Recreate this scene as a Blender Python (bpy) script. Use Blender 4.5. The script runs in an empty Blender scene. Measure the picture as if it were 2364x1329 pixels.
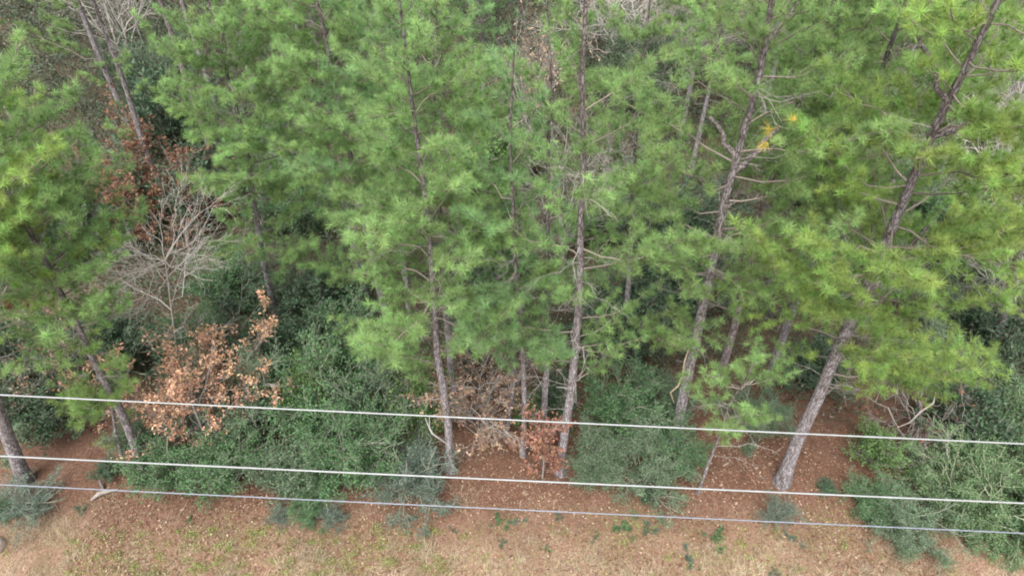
import bpy, math, random
import numpy as np
from mathutils import Vector

# ------------------------------------------------------------------ camera, sky, sun, exposure
S = bpy.context.scene
COL = S.collection
W0, H0, F0 = 2364.0, 1329.0, 1576.0          # photograph size and focal length in its pixels
CAM_Z, PITCH = 18.0, math.radians(42.6)
cam_d = bpy.data.cameras.new('camera'); cam = bpy.data.objects.new('camera', cam_d); COL.objects.link(cam)
cam.location = (0, 0, CAM_Z); cam.rotation_euler = (math.pi/2-PITCH, 0, 0)
cam_d.sensor_width = 36; cam_d.lens = 36*F0/W0; cam_d.clip_start = .1; cam_d.clip_end = 2000
S.camera = cam
SUN_EL, SUN_AZ = 62, 200
world = bpy.data.worlds.new('World'); S.world = world; world.use_nodes = True
wn = world.node_tree.nodes; wl = world.node_tree.links
bg = wn['Background']; bg.inputs['Strength'].default_value = .15
sky = wn.new('ShaderNodeTexSky'); sky.sky_type = 'NISHITA'; sky.sun_disc = False
sky.sun_elevation = math.radians(SUN_EL); sky.sun_rotation = math.radians(SUN_AZ); sky.dust_density = 3.0; sky.ozone_density = .6
hs = wn.new('ShaderNodeHueSaturation'); hs.inputs['Saturation'].default_value = .22   # overcast: the cloud layer takes the blue out
wl.new(sky.outputs[0], hs.inputs['Color']); wl.new(hs.outputs[0], bg.inputs['Color'])
sl = bpy.data.lights.new('sun', 'SUN'); sl.energy = 1.5; sl.angle = math.radians(35); sl.color = (1, .97, .92)
sun = bpy.data.objects.new('sun', sl); COL.objects.link(sun)
el, az = math.radians(SUN_EL), math.radians(SUN_AZ)
sd = Vector((math.sin(az)*math.cos(el), math.cos(az)*math.cos(el), math.sin(el)))
sun.rotation_euler = sd.to_track_quat('Z', 'Y').to_euler(); sun.location = sd*60
S.view_settings.view_transform = 'Standard'; S.view_settings.look = 'None'
S.view_settings.exposure = 1.85; S.view_settings.gamma = 1
S.render.engine = 'CYCLES'
S.cycles.max_bounces = 8; S.cycles.diffuse_bounces = 5; S.cycles.transmission_bounces = 5; S.cycles.filter_width = 1.9

# ------------------------------------------------------------------ helpers
CP, SP = math.cos(PITCH), math.sin(PITCH)
def ray(px, py):
    u = (px-W0/2)/F0; v = (H0/2-py)/F0
    return np.array((u, CP+v*SP, -SP+v*CP))
def hgt(x, y):                                # gentle unevenness of the ground
    return .05*np.sin(x*.9+1.3)*np.sin(y*.8+.4)+.035*np.sin(x*2.3+y*1.7)+.02*np.sin(x*4.1-y*3.7)
def G(px, py):                                # where a pixel of the photograph meets the ground
    d = ray(px, py); p = d*(CAM_Z/-d[2])
    p[2] = float(hgt(p[0], p[1])); return p
def AT(px, py, y):                            # where a pixel meets the vertical plane at distance y
    d = ray(px, py); p = d*(y/d[1]); p[2] += CAM_Z; return p

def nrm(a): return a/np.maximum(np.linalg.norm(a, axis=-1, keepdims=True), 1e-9)

class MB:
    def __init__(s): s.v = []; s.f = {3: [], 4: []}; s.c = []; s.n = 0
    def add(s, v, f, c):
        v = np.asarray(v, float); f = np.asarray(f, int)
        c = np.asarray(c, float)
        if c.ndim == 1: c = np.tile(c, (len(v), 1))
        s.v.append(v); s.c.append(c); s.f[f.shape[1]].append(f+s.n); s.n += len(v)
    def tube(s, P, R, c, k=5, cap=False):
        P = np.asarray(P, float); n = len(P); R = np.broadcast_to(np.asarray(R, float), (n,))
        T = np.empty_like(P); T[1:-1] = P[2:]-P[:-2]; T[0] = P[1]-P[0]; T[-1] = P[-1]-P[-2]; T = nrm(T)
        m = nrm(P[-1]-P[0]); ref = np.array((0, 0, 1.)) if abs(m[2]) < .8 else np.array((1., 0, 0))
        A = nrm(np.cross(T, ref)); B = np.cross(T, A)
        a = np.arange(k)*2*math.pi/k
        v = P[:, None]+R[:, None, None]*(np.cos(a)[None, :, None]*A[:, None]+np.sin(a)[None, :, None]*B[:, None])
        i = np.arange(n-1)[:, None]*k; j = np.arange(k)[None]; j2 = (j+1) % k
        f = np.stack((i+j, i+j2, i+k+j2, i+k+j), -1).reshape(-1, 4)
        s.add(v.reshape(-1, 3), f, c)
        if cap:
            vv = np.vstack((v[-1], P[-1:])); fa = np.stack((np.arange(k), (np.arange(k)+1) % k, np.full(k, k)), -1)
            s.add(vv, fa, c)
    def build(s, name, mat, parent=None, smooth=True):
        me = bpy.data.meshes.new(name)
        v = np.concatenate(s.v).astype(np.float32); c = np.concatenate(s.c).astype(np.float32)
        f3 = np.concatenate(s.f[3]) if s.f[3] else np.zeros((0, 3), int); f4 = np.concatenate(s.f[4]) if s.f[4] else np.zeros((0, 4), int)
        me.vertices.add(len(v)); me.vertices.foreach_set('co', v.ravel())
        li = np.concatenate((f3.ravel(), f4.ravel())).astype(np.int32)
        st = np.concatenate((np.arange(len(f3))*3, len(f3)*3+np.arange(len(f4))*4)).astype(np.int32)
        me.loops.add(len(li)); me.loops.foreach_set('vertex_index', li)
        me.polygons.add(len(st)); me.polygons.foreach_set('loop_start', st)
        me.polygons.foreach_set('use_smooth', np.full(len(st), smooth, bool))
        at = me.color_attributes.new('tint', 'FLOAT_COLOR', 'POINT')
        at.data.foreach_set('color', np.hstack((c, np.ones((len(c), 1), np.float32))).astype(np.float32).ravel())
        me.update(calc_edges=True); me.materials.append(mat)
        o = bpy.data.objects.new(name, me); COL.objects.link(o)
        if parent: o.parent = parent
        return o

def tag(o, label=None, cat=None, group=None, kind=None):
    for k, val in (('label', label), ('category', cat), ('group', group), ('kind', kind)):
        if val: o[k] = val
    return o
def empty(name, loc, label, cat, group=None):
    o = bpy.data.objects.new(name, None); COL.objects.link(o); o.location = loc; o.empty_display_size = .3
    return tag(o, label, cat, group)
def copy_tree(o, parent=None):
    c = o.copy(); COL.objects.link(c); c.parent = parent
    for ch in list(o.children): copy_tree(ch, c)
    return c
ORD = 'first second third fourth fifth sixth seventh eighth ninth tenth eleventh twelfth thirteenth fourteenth fifteenth sixteenth seventeenth eighteenth nineteenth twentieth'.split()
ORD += ['twenty-'+w for w in ORD[:9]]+['thirtieth']+['thirty-'+w for w in ORD[:9]]

# ------------------------------------------------------------------ materials
def new_mat(name):
    m = bpy.data.materials.new(name); m.use_nodes = True; n = m.node_tree.nodes; l = m.node_tree.links
    return m, n, l, n['Principled BSDF'], n['Material Output']
def leaf_mat(name, rough=.55, trans=.35):
    m, n, l, b, out = new_mat(name)
    a = n.new('ShaderNodeAttribute'); a.attribute_name = 'tint'
    l.new(a.outputs['Color'], b.inputs['Base Color']); b.inputs['Roughness'].default_value = rough; b.inputs['Specular IOR Level'].default_value = .3
    t = n.new('ShaderNodeBsdfTranslucent'); l.new(a.outputs['Color'], t.inputs['Color'])
    mx = n.new('ShaderNodeMixShader'); mx.inputs[0].default_value = trans
    l.new(b.outputs[0], mx.inputs[1]); l.new(t.outputs[0], mx.inputs[2]); l.new(mx.outputs[0], out.inputs['Surface'])
    return m
M_NEEDLE = leaf_mat('pine_needles', .5, .52)
M_LEAF = leaf_mat('evergreen_leaf', .5, .3)
M_DEAD = leaf_mat('dead_leaf', .75, .3)
M_GRASS = leaf_mat('dry_grass_blade', .7, .35)
def tint_mat(name, rough=.85, scale=30, amt=.35):
    m, n, l, b, out = new_mat(name)
    a = n.new('ShaderNodeAttribute'); a.attribute_name = 'tint'
    tc = n.new('ShaderNodeTexCoord'); nz = n.new('ShaderNodeTexNoise'); nz.inputs['Scale'].default_value = scale; nz.inputs['Detail'].default_value = 4
    l.new(tc.outputs['Object'], nz.inputs['Vector'])
    mr = n.new('ShaderNodeMapRange'); mr.inputs[1].default_value = .3; mr.inputs[2].default_value = .7; mr.inputs[3].default_value = 1-amt; mr.inputs[4].default_value = 1+amt
    l.new(nz.outputs[0], mr.inputs[0])
    mm = n.new('ShaderNodeVectorMath'); mm.operation = 'SCALE'; l.new(a.outputs['Color'], mm.inputs[0]); l.new(mr.outputs[0], mm.inputs['Scale'])
    l.new(mm.outputs[0], b.inputs['Base Color']); b.inputs['Roughness'].default_value = rough; b.inputs['Specular IOR Level'].default_value = .2
    return m
M_WOOD = tint_mat('twig_bark')
def bark_mat():
    m, n, l, b, out = new_mat('pine_bark')
    a = n.new('ShaderNodeAttribute'); a.attribute_name = 'tint'
    tc = n.new('ShaderNodeTexCoord'); mp = n.new('ShaderNodeMapping'); mp.inputs['Scale'].default_value = (1, 1, .32); l.new(tc.outputs['Object'], mp.inputs[0])
    nz = n.new('ShaderNodeTexNoise'); nz.inputs['Scale'].default_value = 9; nz.inputs['Detail'].default_value = 3; l.new(mp.outputs[0], nz.inputs['Vector'])
    ad = n.new('ShaderNodeVectorMath'); ad.operation = 'MULTIPLY_ADD'; ad.inputs[1].default_value = (.12, .12, .12); l.new(nz.outputs['Color'], ad.inputs[0]); l.new(mp.outputs[0], ad.inputs[2])
    vo = n.new('ShaderNodeTexVoronoi'); vo.feature = 'DISTANCE_TO_EDGE'; vo.inputs['Scale'].default_value = 17; l.new(ad.outputs[0], vo.inputs['Vector'])
    cr = n.new('ShaderNodeValToRGB'); e = cr.color_ramp.elements
    e[0].position = .0; e[0].color = (.35, .33, .32, 1); e[1].position = .16; e[1].color = (1, 1, 1, 1); l.new(vo.outputs['Distance'], cr.inputs[0])
    n2 = n.new('ShaderNodeTexNoise'); n2.inputs['Scale'].default_value = 14; n2.inputs['Detail'].default_value = 6; l.new(mp.outputs[0], n2.inputs['Vector'])
    c2 = n.new('ShaderNodeValToRGB'); e = c2.color_ramp.elements
    e[0].position = .32; e[0].color = (.62, .56, .52, 1); e[1].position = .7; e[1].color = (1.3, 1.3, 1.32, 1); l.new(n2.outputs[0], c2.inputs[0])
    m1 = n.new('ShaderNodeVectorMath'); m1.operation = 'MULTIPLY'; l.new(cr.outputs[0], m1.inputs[0]); l.new(c2.outputs[0], m1.inputs[1])
    m2 = n.new('ShaderNodeVectorMath'); m2.operation = 'MULTIPLY'; l.new(m1.outputs[0], m2.inputs[0]); l.new(a.outputs['Color'], m2.inputs[1])
    l.new(m2.outputs[0], b.inputs['Base Color']); b.inputs['Roughness'].default_value = .9; b.inputs['Specular IOR Level'].default_value = .2
    bp = n.new('ShaderNodeBump'); bp.inputs['Strength'].default_value = .8; bp.inputs['Distance'].default_value = .03; l.new(cr.outputs[0], bp.inputs['Height']); l.new(bp.outputs[0], b.inputs['Normal'])
    return m
M_BARK = bark_mat()

def ground_mat():
    m, n, l, b, out = new_mat('forest_ground')
    geo = n.new('ShaderNodeNewGeometry')
    def noise(scale, detail=5, vec=None, rough=.6):
        t = n.new('ShaderNodeTexNoise'); t.inputs['Scale'].default_value = scale; t.inputs['Detail'].default_value = detail; t.inputs['Roughness'].default_value = rough
        l.new(vec or geo.outputs['Position'], t.inputs['Vector']); return t.outputs[0]
    def ramp(x, stops):
        r = n.new('ShaderNodeValToRGB'); e = r.color_ramp.elements
        while len(e) < len(stops): e.new(.5)
        for el_, (p, c) in zip(e, stops): el_.position = p; el_.color = (*c, 1)
        l.new(x, r.inputs[0]); return r.outputs[0]
    def mix(f, a, c):
        x = n.new('ShaderNodeMix'); x.data_type = 'RGBA'; l.new(f, x.inputs[0]); l.new(a, x.inputs[6]); l.new(c, x.inputs[7]); return x.outputs[2]
    def rng(x, a, c, lo=0., hi=1.):
        r = n.new('ShaderNodeMapRange'); r.inputs[1].default_value = a; r.inputs[2].default_value = c; r.inputs[3].default_value = lo; r.inputs[4].default_value = hi
        l.new(x, r.inputs[0]); return r.outputs[0]
    straw = ramp(noise(16, 9, None, .7), [(.3, (.04, .025, .018)), (.46, (.1, .056, .039)), (.6, (.155, .09, .062)), (.75, (.22, .145, .105))])
    mp = n.new('ShaderNodeMapping'); mp.inputs['Scale'].default_value = (1, .35, 1); mp.inputs['Rotation'].default_value = (0, 0, .5); l.new(geo.outputs['Position'], mp.inputs[0])
    dry = ramp(noise(26, 9, mp.outputs[0], .7), [(.32, (.06, .04, .028)), (.46, (.16, .11, .074)), (.58, (.245, .178, .125)), (.72, (.38, .3, .225))])
    red = ramp(noise(20, 9, None, .7), [(.33, (.055, .034, .023)), (.5, (.18, .108, .075)), (.68, (.31, .21, .16))])
    strip = mix(rng(noise(1.1, 4), .42, .58), red, dry)
    green = ramp(noise(30, 6), [(.35, (0.0684, 0.0836, 0.0228)), (.65, (0.182, 0.205, 0.0608))])
    strip = mix(rng(noise(1.3, 7, None, .75), .52, .66, 0, .5), strip, green)
    sep = n.new('ShaderNodeSeparateXYZ'); l.new(geo.outputs['Position'], sep.inputs[0])
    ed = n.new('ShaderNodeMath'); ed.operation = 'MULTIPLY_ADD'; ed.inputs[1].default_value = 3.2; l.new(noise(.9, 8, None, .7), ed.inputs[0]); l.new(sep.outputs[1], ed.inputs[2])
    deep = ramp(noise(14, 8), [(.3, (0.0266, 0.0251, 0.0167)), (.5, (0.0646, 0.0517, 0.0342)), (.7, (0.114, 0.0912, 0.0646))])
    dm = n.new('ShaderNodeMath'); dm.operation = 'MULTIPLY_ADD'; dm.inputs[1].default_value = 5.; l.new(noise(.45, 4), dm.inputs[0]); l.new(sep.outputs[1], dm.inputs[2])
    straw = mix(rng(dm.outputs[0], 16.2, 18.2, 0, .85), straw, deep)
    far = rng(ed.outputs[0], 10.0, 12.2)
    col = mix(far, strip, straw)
    col = mix(rng(noise(2.2, 4), .62, .72, 0, .5), col, ramp(noise(40, 3), [(.4, (0.0456, 0.038, 0.0228)), (.6, (0.076, 0.0646, 0.038))]))
    l.new(col, b.inputs['Base Color']); b.inputs['Roughness'].default_value = .95; b.inputs['Specular IOR Level'].default_value = .1
    bp = n.new('ShaderNodeBump'); bp.inputs['Strength'].default_value = .7; bp.inputs['Distance'].default_value = .05; l.new(noise(20, 8), bp.inputs['Height']); l.new(bp.outputs[0], b.inputs['Normal'])
    return m

# ------------------------------------------------------------------ ground
def build_ground():
    ax = np.concatenate((np.linspace(-160, -40, 13)[:-1], np.linspace(-40, -14, 40)[:-1], np.linspace(-14, 14, 180), np.linspace(14, 40, 40)[1:], np.linspace(40, 160, 13)[1:]))
    ay = np.concatenate((np.linspace(-80, 4, 30)[:-1], np.linspace(4, 24, 140), np.linspace(24, 60, 60)[1:], np.linspace(60, 220, 14)[1:]))
    X, Y = np.meshgrid(ax, ay); Z = hgt(X, Y)
    v = np.stack((X, Y, Z), -1).reshape(-1, 3); nx = len(ax); ny = len(ay)
    i = np.arange(ny-1)[:, None]*nx; j = np.arange(nx-1)[None]
    f = np.stack((i+j, i+j+1, i+nx+j+1, i+nx+j), -1).reshape(-1, 4)
    mb = MB(); mb.add(v, f, (1, 1, 1))
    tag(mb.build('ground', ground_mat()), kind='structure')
build_ground()

# ------------------------------------------------------------------ generic scatter of blades and leaves
def blades(mb, P, D, L, Wd, C):
    """thin triangles: roots P, unit directions D, lengths L, widths Wd, colours C"""
    n = len(P)
    side = nrm(np.cross(D, nrm(RS.normal(size=(n, 3)))))
    v = np.empty((n, 3, 3)); v[:, 0] = P-side*Wd[:, None]*.5; v[:, 1] = P+side*Wd[:, None]*.5; v[:, 2] = P+D*L[:, None]
    mb.add(v.reshape(-1, 3), np.arange(n*3).reshape(n, 3), np.repeat(C, 3, 0))
def leaves(mb, P, D, N, L, Wd, C, fold=.25):
    """small folded diamond leaves: root P, direction D, rough normal N"""
    n = len(P); S_ = nrm(np.cross(D, N)); U = np.cross(S_, D)
    v = np.empty((n, 4, 3)); v[:, 0] = P; m = P+D*(L*.5)[:, None]+U*(L*fold*.3)[:, None]
    v[:, 1] = m+S_*(Wd*.5)[:, None]; v[:, 3] = m-S_*(Wd*.5)[:, None]; v[:, 2] = P+D*L[:, None]
    mb.add(v.reshape(-1, 3), np.arange(n*4).reshape(n, 4), np.repeat(C, 4, 0))
def jit(c, n, amt=.2, hue=.08):
    return np.clip(np.asarray(c)[None]*(1+RS.normal(size=(n, 1))*amt)*(1+RS.normal(size=(n, 3))*hue), .005, .9)

# ------------------------------------------------------------------ pines
def tufts(mb, P, A, C, rs, k=54, nl=.23, w=.011):
    P = np.asarray(P); A = nrm(np.asarray(A)); C = np.asarray(C); n = len(P)
    ref = nrm(rs.normal(size=(n, 3))); X = nrm(np.cross(A, ref)); Y = np.cross(A, X)
    a = rs.uniform(.12, 1.5, (n, k)); ph = rs.uniform(0, 2*math.pi, (n, k))
    D = A[:, None]*np.cos(a)[..., None]+(X[:, None]*np.cos(ph)[..., None]+Y[:, None]*np.sin(ph)[..., None])*np.sin(a)[..., None]
    D[..., 2] -= .12; D = nrm(D)
    R = P[:, None]-A[:, None]*rs.uniform(0, .08, (n, k))[..., None]
    L = nl*rs.uniform(.62, 1.1, (n, 1))*rs.uniform(.75, 1.12, (n, k)); Wd = np.full((n, k), w)*rs.uniform(.8, 1.2, (n, k))
    c = C[:, None]*rs.uniform(.78, 1.22, (n, k))[..., None]
    n2 = n*k; D = D.reshape(-1, 3); R = R.reshape(-1, 3); L = L.ravel(); Wd = Wd.ravel(); c = c.reshape(-1, 3)
    side = nrm(np.cross(D, nrm(rs.normal(size=(n2, 3)))))
    v = np.empty((n2, 3, 3)); v[:, 0] = R-side*Wd[:, None]*.5; v[:, 1] = R+side*Wd[:, None]*.5; v[:, 2] = R+D*L[:, None]
    mb.add(v.reshape(-1, 3), np.arange(n2*3).reshape(n2, 3), np.repeat(c, 3, 0))

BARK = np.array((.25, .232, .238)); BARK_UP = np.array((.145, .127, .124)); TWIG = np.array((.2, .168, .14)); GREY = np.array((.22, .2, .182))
def interp(path, z):
    path = np.asarray(path); zs = path[:, 2]
    return np.array([np.interp(z, zs, path[:, 0]), np.interp(z, zs, path[:, 1]), z])
def limb(wood, T, A, C, p0, vec, r, rs, green, dens=1., droop=.1, yellow=0.):
    """one living limb from p0 along vec with alternate twigs that carry the tufts"""
    L = float(np.linalg.norm(vec)); h = nrm(vec); s = np.linspace(0, 1, 7)
    wob = np.cumsum(rs.normal(size=(7, 3))*.035*L, 0); wob[0] = 0
    P = p0+vec*s[:, None]+wob; P[:, 2] += L*(-droop*np.sin(s*math.pi)+.10*s**3)
    wood.tube(P, r*(1-s*.85)+.003, TWIG*rs.uniform(.45, .9), 5)
    lat = nrm(np.cross(h, (0, 0, 1.))); nt = max(5, int(L*6.6*dens)); sg = 1
    tone = green*rs.uniform(.85, 1.15)
    for t in np.linspace(.26, .98, nt)+rs.normal(size=nt)*.02:
        t = min(max(t, .2), .99); q = np.array([np.interp(t, s, P[:, i]) for i in range(3)])
        sg = -sg; ang = rs.uniform(.6, 1.15)
        d = nrm(h*math.cos(ang)+lat*sg*math.sin(ang)+np.array((0, 0, rs.uniform(-.25, .85))))
        l = max(.22, L*.42*(1.18-t))*rs.uniform(.6, 1.2); l = min(l, 1.25)
        q2 = q+d*l*.5+rs.normal(size=3)*.03; q3 = q+d*l+np.array((0, 0, .08*l))+rs.normal(size=3)*.04
        wood.tube([q, q2, q3], [.007, .005, .003], TWIG*rs.uniform(.6, 1.1), 3)
        e = nrm(q3-q2+np.array((0, 0, .5*l))); cc = tone*rs.uniform(.75, 1.25)*np.array((1+yellow*rs.uniform(0, .8), 1+yellow*.25, 1-yellow*.2))
        T.append(q3); A.append(e); C.append(cc*rs.uniform(.95, 1.3))
        for u in np.arange(.17, l*.85, .17):
            off = nrm(rs.normal(size=3)+np.array((0, 0, .6)))
            T.append(q3-d*u+off*.03); A.append(nrm(d*.6+off*.8)); C.append(cc*rs.uniform(.8, 1.05))
    T.append(P[-1]); A.append(nrm(h+np.array((0, 0, .5)))); C.append(tone*1.1)
    return P
def dead_limb(wood, p0, az, L, rs, col=GREY):
    d = np.array((math.cos(az), math.sin(az), rs.uniform(-.15, .35))); s = np.linspace(0, 1, 6)
    w = np.cumsum(rs.normal(size=(6, 3))*.06*L, 0); w[0] = 0
    P = p0+d*L*s[:, None]+w; c = col*rs.uniform(.75, 1.25)
    wood.tube(P, (.003+.0042*L)*(1-.85*s)+.002, c, 4)
    for _ in range(int(4+L*6)):
        i = rs.randint(1, 6); dd = nrm(d+rs.normal(size=3)*.75); l = rs.uniform(.2, .55)*L*.6
        q = P[i]; wood.tube([q, q+dd*l*.5+rs.normal(size=3)*.04, q+dd*l+rs.normal(size=3)*.08], [.005, .0035, .0015], c*rs.uniform(.8, 1.2), 3)

def pine(label, base, path, top, r0, zlo, rmax, seed, green=(.1, .168, .052), dens=1., boughs=(), dead=8, yellow=.18, bark=1., k=60, group=None, forks=(), w=.0085, name='pine_tree', gap=.24, squash=1., front=11):
    """base: ground point; path: world points up the trunk; top: height of the tree"""
    rs = np.random.RandomState(seed); green = np.asarray(green); rmax = rmax*1.15; gap = gap*(1. if gap < .4 else .8)
    root = empty(name, base-np.array((0, 0, .05)), label, 'pine tree', group)
    b = np.asarray(base)-np.array((0, 0, .05))
    pts = [np.zeros(3)]+[np.asarray(p)-b for p in path]
    pts = [p for i, p in enumerate(pts) if i == 0 or p[2] > pts[i-1][2]+.2]
    if pts[-1][2] < top:
        dirv = nrm(pts[-1]-pts[0]); dirv = nrm(dirv*.6+np.array((0, 0, 1.))); dirv = dirv/dirv[2]; n_ = 3
        for i in range(1, n_+1): pts.append(pts[-1]+dirv*((top-pts[-1][2])/(n_-i+1))+np.append(rs.normal(size=2)*.06, 0))
    pts = np.array(pts)
    zz = np.linspace(0, top, 26); P = np.array([interp(pts, z) for z in zz])
    for _ in range(2): P[1:-1] = (P[:-2]+2*P[1:-1]+P[2:])/4
    P[1:, :2] += np.cumsum(rs.normal(size=(25, 2))*.012, 0)
    r0 = r0*.82; R = r0*(1-.9*(zz/top)**.95)+.008; R[0] *= 1.5; R[1] *= 1.08
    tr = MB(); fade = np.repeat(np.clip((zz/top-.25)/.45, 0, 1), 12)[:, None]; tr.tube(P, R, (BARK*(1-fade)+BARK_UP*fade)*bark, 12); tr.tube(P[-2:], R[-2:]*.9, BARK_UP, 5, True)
    for (f0, f1, fr) in forks:                    # a second leader or a thick crooked limb
        f0 = np.asarray(f0)-b; f1 = np.asarray(f1)-b; q0 = interp(P, f0[2]); s = np.linspace(0, 1, 7)
        Q = q0+(f1-q0)*s[:, None]; Q[1:-1] += rs.normal(size=(5, 3))*.05; tr.tube(Q, fr*(1-.6*s)+.01, BARK_UP*1.2*bark, 8, True)
    tr.build('trunk', M_BARK, root)
    T, A, C = [], [], []; wood = MB(); ga = rs.uniform(0, 6)
    z = zlo
    while z < top-.15:
        t = (z-zlo)/(top-zlo); ln = rmax*(min(1, .62+t*1.8) if t < .25 else max(.1, 1.02-(t-.25)*1.15))*rs.uniform(.55, 1.12)
        ga += 2.399+rs.normal()*.35; e = math.radians(rs.uniform(2, 20)+38*t)
        if rs.rand() < .93:
            v = np.array((math.cos(ga)*math.cos(e), math.sin(ga)*math.cos(e)*squash, math.sin(e)))*ln
            limb(wood, T, A, C, interp(P, z), v, .006+.0055*ln, rs, green, dens, .08*(1-t), yellow)
        z += rs.uniform(.6, 1.4)*gap*(1-.35*t)
    T.append(P[-1]); A.append(np.array((0, 0, 1.))); C.append(green*1.15)
    for _ in range(front):                        # more boughs reach for the light of the open strip
        z = zlo-.6+rs.rand()**.8*(top-zlo-1.2); az = -math.pi/2+rs.normal()*.75; e = math.radians(rs.uniform(0, 28)); ln = rmax*rs.uniform(.45, .95)*(1-.45*(z-zlo)/(top-zlo))
        limb(wood, T, A, C, interp(P, z), np.array((math.cos(az)*math.cos(e), math.sin(az)*math.cos(e), math.sin(e)))*ln, .006+.006*ln, rs, green, dens, .08, yellow)
    for bo in boughs:
        px, py, dy = bo[:3]; col = np.asarray(bo[3]) if len(bo) > 3 else green; wide = bo[4] if len(bo) > 4 else 1.
        tgt = AT(px, py, base[1]+dy)-b
        if wide < .5:                             # a dying twig end
            tw = tgt-b*0; pp = interp(P, max(tgt[2]-.4, 1)); wood.tube([pp, (pp+tw)/2+np.array((0, 0, .1)), tw], [.012, .008, .004], TWIG, 4)
            for _ in range(int(wide*60)): T.append(tw+rs.normal(size=3)*.15); A.append(nrm(rs.normal(size=3)+np.array((0, 0, .3)))); C.append(col*rs.uniform(.7, 1.25)*np.array((1, rs.uniform(.85, 1.25), 1)))
            continue
        z0 = min(max(tgt[2]-.25*np.linalg.norm(tgt[:2]-interp(P, max(tgt[2], 1))[:2])-.2, 1.), top-.5); p0 = interp(P, z0)
        limb(wood, T, A, C, p0, tgt-p0, .012+.007*np.linalg.norm(tgt-p0), rs, col, dens*1.25*wide, .05, yellow)
    cz = zz > max(.8, zlo-2.6); wood.tube(P[cz], R[cz]*.45, BARK_UP, 5)
    for _ in range(dead*2):
        z = rs.uniform(max(1.5, zlo-2.2), zlo+(top-zlo)*.55); dead_limb(wood, interp(P, z), rs.uniform(0, 6.28), rs.uniform(.5, 1.5), rs)
    cm = MB(); tufts(cm, T, A, C, rs, k, w=w)
    cr = cm.build('crown', M_NEEDLE, root, smooth=False); wood.build('branchwork', M_WOOD, cr)
    root['n_tufts'] = len(T)
    return root

def ppine(label, pix, top, r0, zlo, rmax, seed, **kw):
    """pix: pixels up the trunk in the photograph, the first on the ground"""
    b = G(*pix[0]); ps = [AT(x, y, b[1]) for x, y in pix[1:]]
    fk = kw.pop('forkpix', ())
    kw['forks'] = [(AT(*a, b[1]), AT(*c, b[1]+dy), r) for a, c, dy, r in fk]
    return pine(label, b, ps, top, r0, zlo, rmax, seed, **kw)

GR = np.array((.2, .318, .124)); GB = np.array((.182, .305, .14)); GY = np.array((.212, .32, .112)); GD = np.array((.192, .295, .114))
ORANGE = np.array((.22, .115, .055))
# --- the front row, left to right
ppine('big pine with a thick grey trunk leaning in at the left edge of the photo', [(55, 1108), (0, 962), (-35, 860), (-90, 700), (-150, 520)], 13.6, .235, 6.2, 3.3, 1, green=GY, yellow=.5, boughs=[(60, 560, -.6), (110, 380, 0), (60, 260, .6), (150, 480, .8), (40, 700, .3, ORANGE, .2)])
ppine('bent pine whose bare grey trunk curves behind the tan oak at left', [(331, 1090), (300, 992), (262, 915), (230, 855), (192, 760), (150, 690), (118, 610)], 12.2, .155, 6.2, 2.6, 2, front=6, green=GR, bark=.95, boughs=[(170, 640, -.8), (290, 690, .4), (230, 690, -.6), (170, 905, .2), (270, 890, .2), (60, 620, .2), (250, 420, .6), (270, 540, .5), (100, 300, 0), (200, 330, .5), (60, 200, 0), (180, 250, 1.), (120, 450, -.4), (50, 500, -.4), (250, 620, -.2), (30, 120, 0)], dead=5)
ppine('thin young pine with low yellowish boughs beside the bent grey trunk', [(287, 1080), (270, 1010), (262, 950), (255, 900)], 6.0, .06, 4.0, 1.1, 3, green=GY, boughs=[(235, 1030, -.2), (300, 960, 0), (230, 935, 0)], dead=2, gap=.35)
ppine('pine with a slim bare trunk rising from the middle of the evergreen thicket', [(1041, 1087), (1035, 985), (1022, 880), (1003, 780), (1000, 715), (992, 600)], 14.2, .15, 5.6, 2.6, 4, green=GR, boughs=[(780, 740, .8), (850, 780, .4), (900, 700, .2), (960, 820, .2), (1060, 800, -.2), (1085, 690, 0), (930, 850, .3), (1080, 610, .3), (820, 600, .8)], dead=6, front=4)
ppine('slim pine standing just behind the brown-leaved bush in the gap', [(1056, 965), (1044, 850), (1030, 640), (1024, 530), (1010, 400)], 13.6, .14, 6.6, 2.5, 5, green=GR, dead=8, boughs=[(1010, 455, -.6, ORANGE, .15)])
ppine('dark slender pole pine at the back of the leaf-strewn gap', [(1168, 1004), (1178, 880), (1182, 780)], 9.5, .075, 5.2, 1.5, 6, green=GB, bark=.8, dead=4, gap=.45)
ppine('slender pine left of the two straight trunks in the gap, its tip thin and bare', [(1207, 1052), (1211, 960), (1208, 880), (1196, 700), (1182, 440), (1178, 230), (1178, 150)], 12.9, .095, 4.6, 2.1, 7, green=GB, boughs=[(1190, 800, -.5), (1250, 820, -.6), (1170, 740, -.4), (1230, 660, -.4), (1150, 830, -.2), (1200, 590, 0), (1280, 760, -.4)], dead=10, gap=.62, front=3)
ppine('straight thin pine left of the tallest straight trunk, behind the rusty sapling', [(1249, 1030), (1254, 985), (1265, 805), (1260, 620), (1262, 440), (1266, 240), (1271, 60)], 14.6, .11, 6.0, 2.2, 8, green=GR, dead=10, gap=.7, front=0, squash=.5)
ppine('tallest straight pine, its long grey trunk visible from grass to the top edge', [(1293, 1090), (1306, 985), (1319, 890), (1328, 740), (1335, 640), (1341, 450), (1345, 330), (1339, 230), (1342, 90)], 16, .165, 5.2, 2.5, 9, green=GR, boughs=[(1390, 790, -.2), (1400, 850, .2), (1420, 740, .2), (1240, 640, .4), (1420, 560, .4)], dead=12, gap=.6, front=0, squash=.4)
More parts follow.
